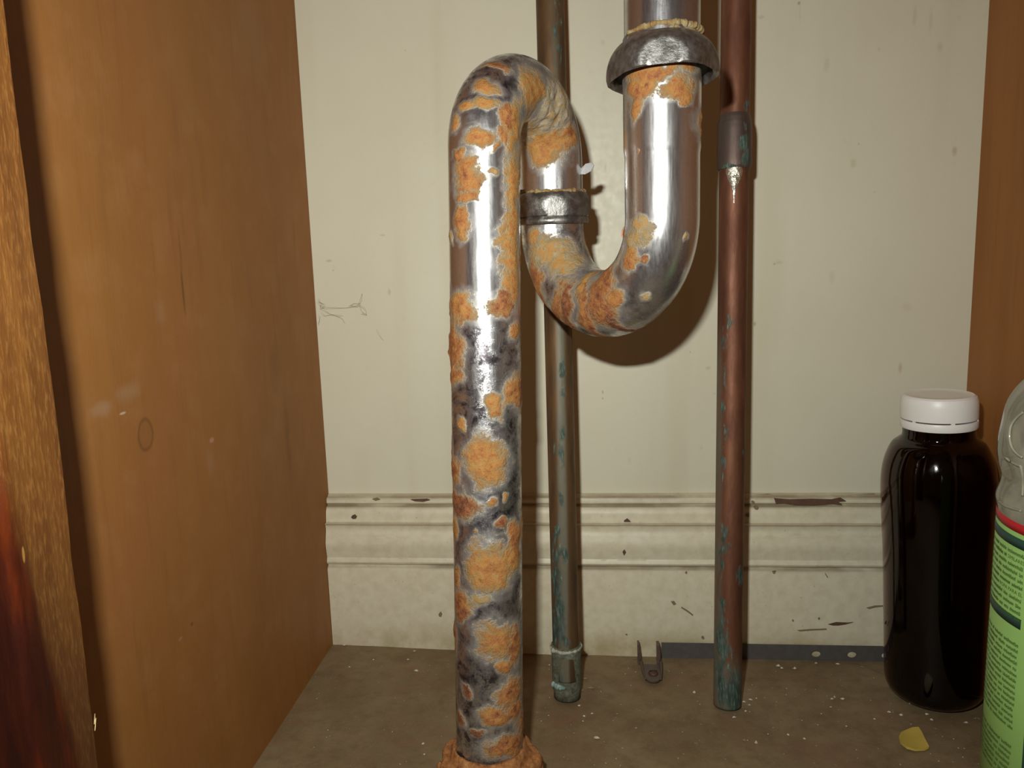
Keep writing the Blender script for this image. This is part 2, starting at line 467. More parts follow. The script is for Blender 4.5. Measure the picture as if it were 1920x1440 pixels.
# ================================================================== RUSTY CHROME
def rust_material(name, base=(.72, .71, .71), rough=.235, metal=.96):
    m = M(name)
    r = m.attr('rust'); tint = m.attr('tint'); gr = m.attr('grime')
    n1 = m.noise(1000, 5, .7); n2 = m.noise(330, 5, .65, dist=.4); n3 = m.noise(130, 4, .6, dist=.8); n4 = m.noise(2400, 2, .6); n5 = m.noise(210, 3, .6, off=(.3, .7, .1))
    c0 = lambda x: m.math('SUBTRACT', x, .5)
    f = m.math('ADD', m.math('MULTIPLY_ADD', c0(n1), .7, r), m.math('MULTIPLY_ADD', c0(n2), .9, m.math('MULTIPLY', c0(n3), 1.1)))
    fs = m.math('ADD', m.math('MULTIPLY_ADD', c0(n2), .35, r), m.math('MULTIPLY', c0(n3), .9))
    core = m.mr(f, -.14, .42)
    stain = m.mr(fs, -.26, .16)
    halo = m.mr(fs, -.60, -.02)
    tarn = m.math('MULTIPLY', gr, m.mr(m.math('MULTIPLY_ADD', c0(n1), .5, n3), .36, .60))
    scr = m.noise(800, 3, .6, stretch=(1, 1, .08))
    c = m.mix(tarn, base, m.mix(m.mr(n5, .40, .62), (.095, .078, .086), (.33, .305, .325)))
    c = m.mix(m.math('MULTIPLY', halo, .85), c, m.mix(m.mr(n2, .35, .65), (.36, .345, .33), (.46, .42, .35)))
    c = m.mix(m.math('MULTIPLY', stain, .85), c, m.mix(n5, (.38, .25, .10), (.42, .32, .17)))
    ti = m.math('MULTIPLY_ADD', m.math('MAXIMUM', r, 0.0), .22, tint)
    ti = m.math('ADD', ti, m.math('MULTIPLY_ADD', c0(n2), 1.3, m.math('MULTIPLY', c0(n1), .7)))
    ti = m.math('SUBTRACT', ti, .09)
    rc = m.ramp(ti, [(0.0, (.42, .36, .27)), (.16, (.38, .27, .12)), (.36, (.49, .245, .062)), (.56, (.44, .175, .047)), (.78, (.28, .09, .034)), (1.0, (.12, .04, .022))])
    rc = m.mix(m.mr(n4, .56, .74, 0, .5), rc, (.60, .38, .16))
    rc = m.mix(m.mr(n1, .42, .32, 0, .65), rc, (.12, .042, .02))
    c = m.mix(core, c, rc)
    ro = m.fmix(tarn, m.mr(scr, .3, .7, rough, rough + .08), .30)
    ro = m.fmix(m.math('MULTIPLY', halo, .85), ro, .44)
    ro = m.fmix(stain, ro, .52)
    ro = m.fmix(core, ro, .66)
    me = m.fmix(tarn, metal, .88)
    me = m.fmix(m.math('MULTIPLY', halo, .6), me, .5)
    me = m.fmix(stain, me, .25)
    me = m.fmix(core, me, 0.0)
    m.set(col=c, rough=ro, metal=me, spec=.45)
    h = m.math('MULTIPLY', core, m.math('ADD', m.math('MULTIPLY_ADD', n4, .4, n1), m.math('MULTIPLY', n2, .9)))
    h = m.math('ADD', h, m.math('MULTIPLY', tarn, m.math('MULTIPLY', n2, .16)))
    m.bump(h, .6, .0008)
    return m.mat
MRUST = rust_material('rusted_chrome')

def paint_field(V, T, N, blobs, default=-1.0):
    """place rust blobs, given as (u, v, ru, rv, tint) pixels, on the nearest visible point of the surface"""
    pj = proj(V); facing = ((CAM - V) * N).sum(1) > 0
    fld = np.full(len(V), default); tin = np.full(len(V), .5)
    W = V + np.stack([fbm(V + o, 150, 3) - .5 for o in (.11, .37, .73)], -1) * .0085     # warped copy: ragged outlines
    for b in blobs:
        u, v, ru, rv = b[:4]; ti = b[4] if len(b) > 4 else .5
        d2 = (pj[:, 0] - u) ** 2 + (pj[:, 1] - v) ** 2 + (~facing) * 1e6 + pj[:, 2] * 300
        i = int(np.argmin(d2)); P0, T0, N0 = V[i], T[i], N[i]
        s = FPX / pj[i, 2]; vd = (CAM - P0) / np.linalg.norm(CAM - P0)
        cs = max(.5, float(N0 @ vd))
        ral, rar = 1.05 * rv / s, 1.05 * ru / s / cs
        d = W - W[i]; dl = d @ T0; dr = np.sqrt(np.maximum((d ** 2).sum(1) - dl ** 2, 0))
        val = 1 - np.sqrt((dl / ral) ** 2 + (dr / rar) ** 2)
        sel = val > fld
        fld[sel] = val[sel]; tin[sel] = np.where(val[sel] > -.9, ti, tin[sel])
    return np.maximum(fld, -1), tin
def back_blobs(V, T, N, n, rmin, rmax, fld, tin):
    """more of the same rust on the sides turned away from the camera"""
    facing = ((CAM - V) * N).sum(1)
    cand = np.where(facing < -.02)[0]
    for k in range(n):
        i = int(rng.choice(cand)); r1, r2 = rng.uniform(rmin, rmax, 2); d = V - V[i]; dl = d @ T[i]
        dr = np.sqrt(np.maximum((d ** 2).sum(1) - dl ** 2, 0)); val = 1 - np.sqrt((dl / r1) ** 2 + (dr / r2) ** 2)
        sel = val > fld; fld[sel] = val[sel]; tin[sel] = rng.uniform(.3, .8)
    return fld, tin
def crust(V, N, fld, amp=.0006):
    nz = fbm(V, 300, 2); nf = fld + (fbm(V, 200, 3) - .5) * 1.0
    mask = np.clip(nf * 1.6 + .1, 0, 1)
    mask = mask * mask * (3 - 2 * mask)
    return V + N * (mask * (amp * .1 + amp * 1.6 * np.clip(nz - .3, 0, 1)))[:, None]

# --- trap axes (top view) -------------------------------------------------
RP = np.array([.0312, -.1545])      # inlet leg under the basin
LP = np.array([-.0195, -.0950])     # middle leg
MPt = np.array([-.0465, -.1490])    # outlet leg, top
MPb = np.array([-.0520, -.1655])    # outlet leg, foot
RAD = .0160
ZJ = .2765                          # centre of the lower bend
ZS = .3078                          # centre of the upper bend
def arc(a, b, z, up, n=60):
    c = (a + b) / 2; h = (b - a) / 2; r = np.linalg.norm(h)
    t = np.linspace(0, math.pi, n)
    return np.stack([c[0] - h[0] * np.cos(t), c[1] - h[1] * np.cos(t), z + (r if up else -r) * np.sin(t)], -1)
def seg(a, b, n):
    return np.linspace(np.array(a, float), np.array(b, float), n)

trap = thing('drain_trap', 'rusted chrome sink trap with double bend, standing before the cream wall', 'drain pipe', (MPb[0], MPb[1], 0))

# tailpiece: comes down from the counter into the upper nut
V, F, T, N = tube(seg((RP[0] + .0005, RP[1], ZT), (RP[0], RP[1], .325), 160), .0158, 96)
fld, tin = paint_field(V, T, N, [(1300, 62, 14, 8, .2), (1270, 60, 16, 7, .4)])
obj('tailpiece', V, F, rust_material('scuffed_chrome', (.60, .59, .60), .2), trap, attrs={'rust': fld, 'tint': tin, 'grime': .25 + 0 * fld})

# lower bend (J)
pth = np.vstack([seg((*RP, .346), (*RP, ZJ), 80)[:-1], arc(RP, LP, ZJ, False, 120), seg((*LP, ZJ), (*LP, .2935), 12)[1:]])
zt = pth[:, 2]
radj = np.full(len(pth), RAD); radj[:60] += .0004 * np.clip((pth[:60, 2] - .302) / .003, 0, 1)
V, F, T, N = tube(pth, radj, 128)
JB = [(1032, 471, 40, 30, .18), (1009, 404, 14, 12, .3), (1055, 496, 32, 24, .2), (1004, 521, 14, 26, .6), (1012, 556, 16, 18, .55), (1095, 528, 18, 12, .35), (1062, 580, 34, 18, .75), (1118, 568, 34, 36, .68),
      (1134, 524, 28, 26, .6), (1107, 614, 62, 18, .62), (1050, 600, 40, 18, .6), (1165, 618, 26, 12, .95), (1150, 560, 14, 30, .5), (1195, 418, 17, 12, .15), (1187, 448, 20, 22, .18), (1180, 490, 12, 26, .5), (1207, 486, 8, 9, .75), (1168, 438, 6, 8, .65),
      (1238, 142, 70, 14, .52), (1195, 172, 22, 24, .55), (1192, 200, 14, 18, .5), (1278, 170, 28, 20, .5), (1290, 188, 16, 10, .5), (1214, 160, 20, 14, .5), (1196, 285, 3, 4, .4), (1284, 442, 3, 7, .3), (1215, 555, 8, 10, .1), (1060, 410, 8, 8, .85), (1000, 440, 10, 16, .3)]
fld, tin = paint_field(V, T, N, JB)
fld, tin = back_blobs(V, T, N, 14, .006, .016, fld, tin)
pj = proj(V)
gr = np.clip((1200 - pj[:, 0]) / 120, 0, 1) * np.clip((pj[:, 1] - 380) / 80, 0, 1) + .55 * np.clip((pj[:, 1] - 500) / 60, 0, 1) * np.clip((1290 - pj[:, 0]) / 80, 0, 1)
Vd = crust(V, N, fld)
obj('lower_bend', Vd, F, MRUST, trap, attrs={'rust': fld, 'tint': tin, 'grime': np.clip(gr + .06, 0, 1)})

# upper bend and outlet leg in one piece
MP3 = lambda z: np.array([*(MPt + (MPb - MPt) * (ZS - z) / (ZS - .02)), z])
pth = np.vstack([seg((*LP, .2905), (*LP, ZS), 14)[:-1], arc(LP, MPt, ZS, True, 120), np.array([MP3(z) for z in np.linspace(ZS, .012, 420)])[1:]])
V, F, T, N = tube(pth, RAD, 136)
SB = [(904, 164, 20, 17, .42), (933, 120, 18, 9, .7), (872, 197, 16, 12, .42), (910, 195, 22, 9, .4), (947, 222, 13, 30, .6), (945, 252, 12, 14, .6), (854, 233, 8, 14, .45), (893, 256, 26, 22, .48), (931, 273, 8, 8, .55),
      (862, 289, 12, 14, .6), (872, 329, 25, 34, .52), (927, 322, 8, 8, .3), (966, 240, 10, 60, .35), (1004, 168, 20, 40, .4), (985, 150, 10, 24, .35), (962, 340, 13, 60, .4), (962, 420, 13, 50, .4), (958, 480, 17, 60, .4), (955, 530, 18, 40, .45),
      (1031, 268, 48, 34, .42), (1035, 212, 42, 42, .02), (1000, 240, 20, 36, .1), (1048, 190, 26, 30, .05), (1020, 300, 30, 10, .4), (1063, 250, 18, 24, .55),
      (863, 413, 15, 25, .55), (885, 366, 20, 10, .5), (844, 442, 4, 11, .15), (860, 574, 22, 32, .5), (947, 567, 22, 20, .68), (847, 652, 15, 46, .6), (849, 707, 16, 26, .58), (966, 618, 9, 18, .5), (963, 732, 16, 25, .52),
      (927, 755, 14, 16, .45), (930, 772, 13, 25, .48), (960, 748, 10, 12, .5), (863, 797, 8, 10, .4), (910, 868, 41, 45, .42), (851, 882, 12, 28, .6), (863, 946, 22, 28, .8), (853, 993, 8, 20, .5), (924, 939, 10, 6, .45), (948, 933, 6, 6, .5),
      (941, 980, 12, 12, .75), (891, 996, 4, 4, .4), (925, 1070, 43, 48, .42), (966, 1018, 11, 42, .6), (960, 1055, 16, 32, .45), (863, 1129, 14, 26, .6), (867, 1149, 15, 22, .65), (856, 1085, 7, 20, .6), (933, 1204, 39, 36, .48), (938, 1249, 13, 18, .55),
      (967, 1213, 10, 38, .6), (960, 1293, 19, 32, .58), (875, 1295, 10, 14, .8), (931, 1347, 30, 18, .55), (964, 1331, 13, 20, .6), (947, 1395, 32, 22, .65), (862, 1349, 8, 16, .75), (893, 1375, 10, 8, .85), (970, 1390, 12, 30, .6), (905, 1125, 22, 12, .1)]
fld, tin = paint_field(V, T, N, SB)
fld, tin = back_blobs(V, T, N, 40, .005, .013, fld, tin)
zz = V[:, 2]; pj = proj(V)
gr = np.clip((.2315 + (fbm(V, 160, 2) - .5) * .006 - zz) / .0015, 0, 1) * .95 + np.clip((zz - .318) / .008, 0, 1) * 1.0 + .12
gr = np.where((np.hypot(*(V[:, :2] - LP).T) < .02) & (zz < .33), .15, gr)
Vd = crust(V, N, fld, .0007)
# lumpy crumpled crust where the upper bend comes down on the middle leg
ii = int(np.argmin((pj[:, 0] - 1035) ** 2 + (pj[:, 1] - 212) ** 2)); lump = np.clip(1 - np.linalg.norm(V - V[ii], axis=1) / .017, 0, 1)
Vd = Vd + N * (lump ** .7 * (fbm(V, 190, 3) - .38) * .006)[:, None]
ii = int(np.argmin((pj[:, 0] - 846) ** 2 + (pj[:, 1] - 645) ** 2)); lump = np.clip(1 - np.linalg.norm((V - V[ii]) * [1, 1, .5], axis=1) / .006, 0, 1)
Vd = Vd + N * (lump * (.0004 + .0035 * np.clip(fbm(V, 330, 2) - .35, 0, 1)))[:, None]
obj('upper_bend_and_outlet_pipe', Vd, F, MRUST, trap, attrs={'rust': fld, 'tint': tin, 'grime': np.clip(gr, 0, 1)})

# slip nuts: domed rings with six ground flats
def nut_material():
    m = M('dull_zinc')
    a = m.noise(260, 4, .6); b = m.noise(900, 3, .6); d = m.noise(90, 3)
    c = m.mix(m.mr(a, .35, .65), (.19, .18, .165), (.33, .315, .30))
    c = m.mix(m.mr(d, .5, .7, 0, .6), c, (.16, .14, .11))
    m.set(col=c, rough=m.mr(a, .3, .7, .36, .5), metal=.88)
    m.bump(m.math('ADD', b, a), .3, .0005)
    return m.mat
MNUT = nut_material()
def nut(name, c, axis, prof, flat, off, parent, mat=MNUT):
    def rf(r, h, th):
        w = np.abs((th - off + math.pi / 6) % (math.pi / 3) - math.pi / 6)
        return np.minimum(r, flat / np.cos(w)) if r > flat else np.full(len(th), r)
    V, F = lathe(prof, c, 180, axis, caps=False, rfun=rf)
    return obj(name, V, F, mat, parent, smooth='auto')
def ring(name, c, axis, R, r, mat, parent, amp, a0=0, a1=2 * math.pi, n=260, m_=12, seed=0.0):
    """lumpy ring of crust sitting on a nut"""
    ax = np.array(axis, float) / np.linalg.norm(axis); a = np.array([1.0, 0, 0]); a -= a @ ax * ax; a /= np.linalg.norm(a); b = np.cross(ax, a)
    full = abs(a1 - a0 - 2 * math.pi) < 1e-6
    th = np.linspace(a0, a1, n, endpoint=not full); ph = np.linspace(0, 2 * math.pi, m_, endpoint=False)
    TH, PH = np.meshgrid(th, ph, indexing='ij')
    taper = 1.0 if full else np.sin(np.linspace(0, math.pi, n))[:, None] ** .4
    cen = np.array(c) + R * (np.cos(TH)[..., None] * a + np.sin(TH)[..., None] * b)
    dirn = np.cos(PH)[..., None] * (np.cos(TH)[..., None] * a + np.sin(TH)[..., None] * b) + np.sin(PH)[..., None] * ax
    rr = r * taper * (1 + amp * (fbm(cen * 1.0 + dirn * r * .5 + seed, 430, 4) - .45) * 2.4)
    V = (cen + dirn * rr[..., None]).reshape(-1, 3)
    F = grid_faces(n, m_, True)
    if full: F += [((n - 1) * m_ + j, (n - 1) * m_ + (j + 1) % m_, (j + 1) % m_, j) for j in range(m_)]
    return obj(name, V, F, mat, parent)
def crust_material(name, stops):
    m = M(name); a = m.noise(700, 4, .7); b = m.noise(250, 3)
    m.set(col=m.ramp(m.math('MULTIPLY_ADD', a, .5, m.math('MULTIPLY', b, .5)), stops), rough=.85)
    m.bump(a, .6, .0006); return m.mat
MCR = crust_material('yellow_crust', [(.3, (.16, .075, .025)), (.45, (.28, .16, .055)), (.58, (.34, .27, .13)), (.7, (.45, .40, .26))])
MDK = simple('dark_inside', (.03, .026, .022), .6, .4).mat

def to_cam_angle(c, axis):
    ax = np.array(axis, float) / np.linalg.norm(axis); a = np.array([1.0, 0, 0]); a -= a @ ax * ax; a /= np.linalg.norm(a); b = np.cross(ax, a)
    d = CAM - np.array(c); return math.atan2(d @ b, d @ a)
ax1 = np.array([-.030, .11, 1.0])
c1 = np.array([RP[0] + .0002, RP[1] - .0008, .3335])
pr = [(.0165, .0035), (.0198, .0030), (.0208, .0), (.0222, -.0010), (.0232, -.0006), (.0236, .0012)]
pr += [(.0236 * math.cos(t) ** .75 * .74 + .0236 * .26 + 0, .0016 + .0152 * math.sin(t)) for t in np.linspace(0.02, 1.42, 26)]
pr += [(.0160, .0170), (.0158, .0150)]
off1 = to_cam_angle(c1, ax1)
n1o = nut('slip_nut', c1, ax1, pr, .0215, off1 + .04, trap)
V, F = lathe([(.0162, .0034), (.0207, .0030), (.0207, .0024), (.0162, .0028)], c1, 96, ax1, caps=False); obj('washer', V, F, MDK, n1o)
ring('dried_sealant', c1 + ax1 * .0166, ax1, .0165, .0012, MCR, n1o, 1.3, off1 - 1.0, off1 + 2.0)

ax2 = np.array([.0, -.02, 1.0]); c2 = np.array([LP[0], LP[1], .2770])
pr = [(.0160, .0012), (.0172, .0002), (.0183, .0), (.0188, .0008), (.0188, .0022), (.0183, .0030), (.0181, .0034), (.0190, .0038), (.0194, .0044), (.0194, .0100), (.0190, .0128), (.0180, .0148), (.0168, .0158), (.0160, .0160), (.0158, .0140)]
pr = [(r, h) for (r, h) in pr]
n2o = nut('slip_nut', c2, ax2, pr, .01865, to_cam_angle(c2, ax2) + .12, trap, rust_material('zinc_nut', (.42, .40, .385), .26) if False else MNUT)
ring('dried_sealant', c2 + ax2 * .0158, ax2, .0164, .0009, MCR, n2o, 1.5, seed=3.0)
# pale flake stuck beside the middle leg
mfl = simple('mineral_flake', (.42, .41, .40), .3, 0, 400, .3).mat
def shard(name, u0, v0, u1, v1, w, y, th, mat, parent):
    A, B = at_y(u0, v0, y), at_y(u1, v1, y - .002); d = B - A; L = np.linalg.norm(d); d /= L
    s = np.cross(d, FW); s /= np.linalg.norm(s); nrm = np.cross(d, s)
    pts = [(0, -.2), (.25, -.5), (.7, -.55), (1, -.15), (.95, .3), (.6, .5), (.2, .35)]
    P = [A + d * L * a + s * w * b + nrm * th * random.uniform(-.6, .6) for a, b in pts]; n = len(P)
    V = np.array(P + [p + nrm * th for p in P] ); F = [tuple(range(n)), tuple(range(2 * n - 1, n - 1, -1))] + [(i, (i + 1) % n, (i + 1) % n + n, i + n) for i in range(n)]
    return obj(name, V, F, mat, parent, smooth=False)
shard('mineral_flake', 1087, 324, 1113, 308, .0042, LP[1] - .003, .0007, mfl, trap)
shard('rust_flake', 1166, 446, 1173, 424, .002, RP[1] + .006, .0008, simple('pink_rust', (.55, .27, .17), .8, 0, 500, .3).mat, trap)

# rusted collar at the foot of the outlet leg
MCOL = crust_material('heavy_rust', [(.3, (.10, .035, .012)), (.45, (.30, .11, .03)), (.58, (.46, .20, .06)), (.72, (.58, .36, .17))])
cc = np.array([MPb[0], MPb[1], .0012])
def colr(r, h, th):
    return r + .0011 * np.sin(th * 7 + 1) * (r > .019) + (_perm[(np.arange(len(th)) // 3) % 32, 3, int(h * 4000) % 32] - .5) * .0007
V, F = lathe([(.0242, -.0012), (.0242, .010), (.0238, .0175), (.0240, .0210), (.0235, .0232), (.0224, .0240), (.0210, .0232), (.0196, .0240), (.0184, .0262), (.0174, .0295), (.0162, .0300), (.0158, .022)], cc, 120, rfun=colr, caps=False)
col_o = obj('floor_collar', V, F, MCOL, trap)
for k in range(8):
    a = to_cam_angle(cc, (0, 0, 1)) + k * math.pi / 4 + .82
    p = np.array([[.0246 * math.cos(a), .0246 * math.sin(a), 0.003], [.0246 * math.cos(a), .0246 * math.sin(a), .012], [.0246 * math.cos(a), .0246 * math.sin(a), .0205], [.0236 * math.cos(a), .0236 * math.sin(a), .0222]]) + cc
    V, F, _, _ = tube(p, [.0012, .0012, .0011, .0008], 8); obj('rib', V, F, MCOL, col_o)

# ================================================================== COPPER SUPPLY PIPES
def copper_material(name, base, dark):
    m = M(name)
    pt = m.attr('rust'); gr = m.attr('grime')
    n1 = m.noise(700, 4, .65, stretch=(1, 1, .2)); n2 = m.noise(160, 4, .6, stretch=(1, 1, .22)); n3 = m.noise(60, 4, .6, stretch=(1, 1, .25)); n4 = m.noise(1800, 2)
    c = m.mix(m.mr(n2, .3, .7), base, dark)
    c = m.mix(m.mr(n3, .45, .7, 0, .5), c, tuple(x * .5 for x in dark))
    f = m.math('ADD', m.math('MULTIPLY_ADD', m.math('SUBTRACT', n1, .5), 2.2, pt), m.math('MULTIPLY', m.math('SUBTRACT', n2, .5), 2.0))
    k = m.mr(f, -.25, .55)
    pc = m.ramp(n1, [(.3, (.014, .026, .020)), (.48, (.042, .066, .050)), (.62, (.095, .14, .115)), (.75, (.24, .32, .27))])
    dull = m.mr(m.math('MULTIPLY_ADD', m.math('SUBTRACT', n2, .5), .7, gr), .25, .75)
    c = m.mix(m.math('MULTIPLY', dull, .75), c, m.mix(n1, (.13, .125, .085), (.21, .21, .16)))
    c = m.mix(k, c, pc)
    m.set(col=c, rough=m.fmix(k, m.mr(n2, .3, .7, .5, .62), .75), metal=m.fmix(k, m.fmix(dull, .6, .25), 0.0))
    m.bump(m.math('ADD', m.math('MULTIPLY', k, n4), m.math('MULTIPLY', n1, .4)), .3, .0005)
    return m.mat
MCU1 = copper_material('aged_copper', (.20, .115, .052), (.12, .072, .036))
MCU2 = copper_material('red_copper', (.24, .10, .053), (.145, .056, .031))
RC = .00795
def copper_tube(base, top, rprof, blobs, grime, mat, parent, name, segs=56, n=520):
    pth = seg(base, top, n); r = np.array([rprof(z) for z in pth[:, 2]])
    V, F, T, N = tube(pth, r, segs)
    fld, tin = paint_field(V, T, N, blobs)
    return obj(name, V, F, mat, parent, attrs={'rust': fld, 'tint': tin, 'grime': grime(V, N)})

# left pipe, with a soldered socket at the floor
b1 = np.array([-.0180, -.0690, 0.0]); t1 = np.array([-.0242, -.0360, .0])
P = at_y(1031.5, 5, -.040); t1 = P + (P - b1) * ((ZT - P[2]) / (P[2]))
cp1 = thing('copper_supply_pipe', 'greenish copper supply pipe behind the chrome trap, ringed socket at its foot', 'pipe', b1)
PB1 = [(1045, 1180, 18, 34, .5), (1050, 1140, 12, 30, .5), (1040, 1100, 9, 60, .5), (1053, 850, 7, 24, .5), (1062, 1045, 7, 20, .5), (1055, 700, 6, 30, .5), (1058, 740, 4, 18, .5), (1046, 1000, 5, 40, .5), (1050, 930, 6, 20, .5), (1049, 90, 4, 60, .5), (1047, 20, 3, 30, .5), (1055, 815, 5, 12, .5), (1060, 1200, 10, 12, .5), (1045, 1290, 10, 20, .5)]
def gr1(V, N):
    pj = proj(V); ctr = np.interp(pj[:, 1], [0, 600, 1300], [1040, 1051, 1058])
    return np.clip(1 - np.abs(pj[:, 0] - ctr) / 14, 0, 1) * np.clip(.55 + (pj[:, 1] - 300) / 1500, 0, 1) * (((CAM - V) * N).sum(1) > 0) + .15  # greyer stripe down the camera-facing middle, stronger towards the floor
copper_tube(b1 + [0, 0, .012], t1, lambda z: RC, PB1, gr1, MCU1, cp1, 'pipe_tube')
d1 = (t1 - b1) / np.linalg.norm(t1 - b1)
MSOC = crust_material('grey_green_socket', [(.34, (.05, .048, .03)), (.45, (.105, .105, .07)), (.58, (.16, .17, .12)), (.72, (.32, .35, .29))])
V, F = lathe([(.0070, 0), (.0080, .0), (.0080, .005), (.0086, .0075), (.0087, .026), (.0090, .0275), (.0091, .031), (.0087, .0325), (.0081, .033)], b1, 64, d1, caps=False)
s1 = obj('socket', V, F, MSOC, cp1)
MPALE = crust_material('pale_flux', [(.3, (.20, .22, .16)), (.5, (.42, .42, .32)), (.7, (.55, .56, .46))])
ring('flux_ring', b1 + d1 * .0305, d1, .0084, .0012, MPALE, s1, .8)
ring('verdigris_crust', b1 + d1 * .009, d1, .0085, .0016, crust_material('pale_verdigris', [(.3, (.08, .16, .13)), (.5, (.22, .34, .30)), (.7, (.55, .62, .58))]), s1, 1.2, -2.9, -1.6, 40, 10, 2.0)

# right pipe, with a coupling and a run of solder
b2 = np.array([.0752, -.0735, 0.0]); P = at_y(1380.5, 5, -.046); t2 = P + (P - b2) * ((ZT - P[2]) / P[2])
cp2 = thing('copper_supply_pipe', 'reddish copper supply pipe right of the trap, with a soldered coupling high up', 'pipe', b2)
PB2 = [(1355, 650, 5, 70, .5), (1354, 760, 4, 60, .5), (1354, 860, 3, 60, .5), (1400, 860, 4, 30, .5), (1357, 1010, 8, 36, .5), (1354, 1060, 5, 40, .5), (1385, 1075, 5, 16, .5), (1360, 1220, 14, 60, .5), (1366, 1300, 26, 44, .5), (1350, 1290, 10, 60, .5), (1380, 1310, 14, 40, .5), (1398, 200, 4, 30, .5), (1355, 1130, 4, 30, .5)]
def gr2(V, N):
    pj = proj(V); return .12 + .75 * np.clip((pj[:, 1] - 1150) / 200, 0, 1) + .5 * np.clip((1362 - pj[:, 0]) / 12, 0, 1) * np.clip((pj[:, 1] - 400) / 300, 0, 1)
copper_tube(b2, t2, lambda z: RC, PB2, gr2, MCU2, cp2, 'pipe_tube')
d2 = (t2 - b2) / np.linalg.norm(t2 - b2)
def hz(v, u=1380):
    # distance along the right pipe of the point seen at image row v
    best = min(np.linspace(0, .5, 2000), key=lambda h: abs(proj(b2 + d2 * h)[1] - v)); return float(best)
h0, h1 = hz(318), hz(222)
pth = [(RC, h0 - .0002), (RC + .0006, h0), (RC + .0012, h0 + .0012), (RC + .0013, h0 + .004)]
pth += [(RC + .0013, h1 - .006), (RC + .0011, h1 - .003), (RC + .0006, h1), (RC, h1 + .002)]
pp = np.interp(np.linspace(0, 1, 60), np.linspace(0, 1, len(pth)), [q[0] for q in pth]); hh = np.interp(np.linspace(0, 1, 60), np.linspace(0, 1, len(pth)), [q[1] for q in pth])
V, F, T, N = tube(b2 + d2 * hh[:, None], pp, 56, caps=False)
fld, tin = paint_field(V, T, N, [(1397, 265, 6, 34, .5), (1400, 290, 5, 22, .5), (1392, 296, 5, 14, .5), (1370, 310, 18, 4, .5)])
MCU3 = copper_material('dark_coupling_copper', (.16, .11, .09), (.09, .06, .05))
cpl = obj('coupling', V, F, MCU3, cp2, attrs={'rust': fld, 'tint': tin, 'grime': .3 + 0 * fld})
# solder run below the coupling
msol = M('solder'); msol.set(col=(.62, .58, .48), rough=.32, metal=.85); msol.bump(msol.noise(700, 3), .8, .0008)
nn = 30; Vs = []; 
ang0 = math.atan2((CAM - b2)[1], (CAM - b2)[0]) + .02
for i in range(nn):
    h = hz(316) - (hz(316) - hz(382)) * i / (nn - 1)
    w = np.interp(i / (nn - 1), [0, .12, .35, .55, .7, 1], [.0042, .0046, .0034, .0016, .0009, .0003])
    for j in range(13):
        a = (j / 12 - .5) * 2; an = ang0 + a * w / RC
        e = RC + .0001 + .0010 * math.sqrt(max(0, 1 - a * a)) * min(1, w / .002) * (1 + .35 * (vnoise(np.array([i * .3, a * 2, 0]), 1.0) - .5))
        ax_ = b2 + d2 * h; Vs.append(ax_ + np.array([math.cos(an), math.sin(an), 0]) * e)
obj('solder_run', Vs, grid_faces(nn, 13), msol.mat, cp2)

# ================================================================== METAL STRAP AND CLIP ON THE FLOOR
mstrap = M('grey_strap'); nz = mstrap.noise(200, 4, .6); mstrap.set(col=mstrap.mix(nz, (.085, .075, .07), (.155, .14, .135)), rough=.55, metal=.35); mstrap.bump(mstrap.noise(600, 3), .2, .0004)
ys = -TB - .0012
A = at_y(1240, 1237, ys); zb = A[2]; zt_ = at_y(1400, 1207, ys)[2]
x0 = A[0]; x1 = XR - .002
holes = [at_y(u, 1221, ys)[0] for u in (1530, 1597, 1661, 1724)]
segsx = [x0]
hs = (zt_ - zb) / 2; zc = (zt_ + zb) / 2
V = []; F = []
def add_quad(p):
    i = len(V); V.extend(p); F.append(tuple(range(i, i + len(p))))
prev = x0
for hx in holes:
    a, b = hx - hs, hx + hs
    n_ = max(1, int((a - prev) / .01))
    if a > prev: add_quad([(prev, ys, zb), (a, ys, zb), (a, ys, zt_), (prev, ys, zt_)])
    k = 16; rx, rz = .0028, .0021
    ci = [(hx + rx * math.cos(t), ys, zc + rz * math.sin(t)) for t in np.linspace(0, 2 * math.pi, k, endpoint=False)]
    sq = []
    for t in np.linspace(0, 2 * math.pi, k, endpoint=False):
        q = max(abs(math.cos(t)), abs(math.sin(t))); sq.append((hx + hs * math.cos(t) / q, ys, zc + hs * math.sin(t) / q))
    for j in range(k): add_quad([sq[j], sq[(j + 1) % k], ci[(j + 1) % k], ci[j]])
    prev = b
add_quad([(prev, ys, zb), (x1, ys, zb), (x1, ys, zt_), (prev, ys, zt_)])
strap = obj('metal_strap', V, F, mstrap.mat, loc=(x0, ys, zb), smooth=False)
sol = strap.modifiers.new('thickness', 'SOLIDIFY'); sol.thickness = .0005; sol.offset = 1.0
tag(strap, 'grey perforated metal strap along the foot of the baseboard', 'metal strap')

# U-shaped clip with a screw
mclip = M('brown_steel'); nz = mclip.noise(400, 4, .6); mclip.set(col=mclip.mix(nz, (.10, .065, .05), (.2, .15, .125)), rough=.45, metal=.5)
G = lambda u, v: at_z(u, v, .0)
cl0 = G(1219, 1262)
yc = at_z(1219, 1243, .002)[1]
clip = thing('pipe_clip', 'small brown U-shaped clip with a screw, beside the end of the grey strap', 'clip', (cl0[0], yc, 0))
xl, xr = at_y(1201, 1245, yc)[0], at_y(1240, 1245, yc)[0]
w = xr - xl; r = w / 2; xm = (xl + xr) / 2
pts = [(xl, yc + .003)]
yfr = at_z(1220, 1278, .001)[1]; dpt = yc - yfr
pl = []
n = 24
for i in range(n + 1):
    t = math.pi * i / n; pl.append((xm - r * math.cos(t) * (abs(math.cos(t)) ** -.25 if abs(math.cos(t)) > .01 else 1), yc - dpt * math.sin(t) ** .8))
V = []; F = []
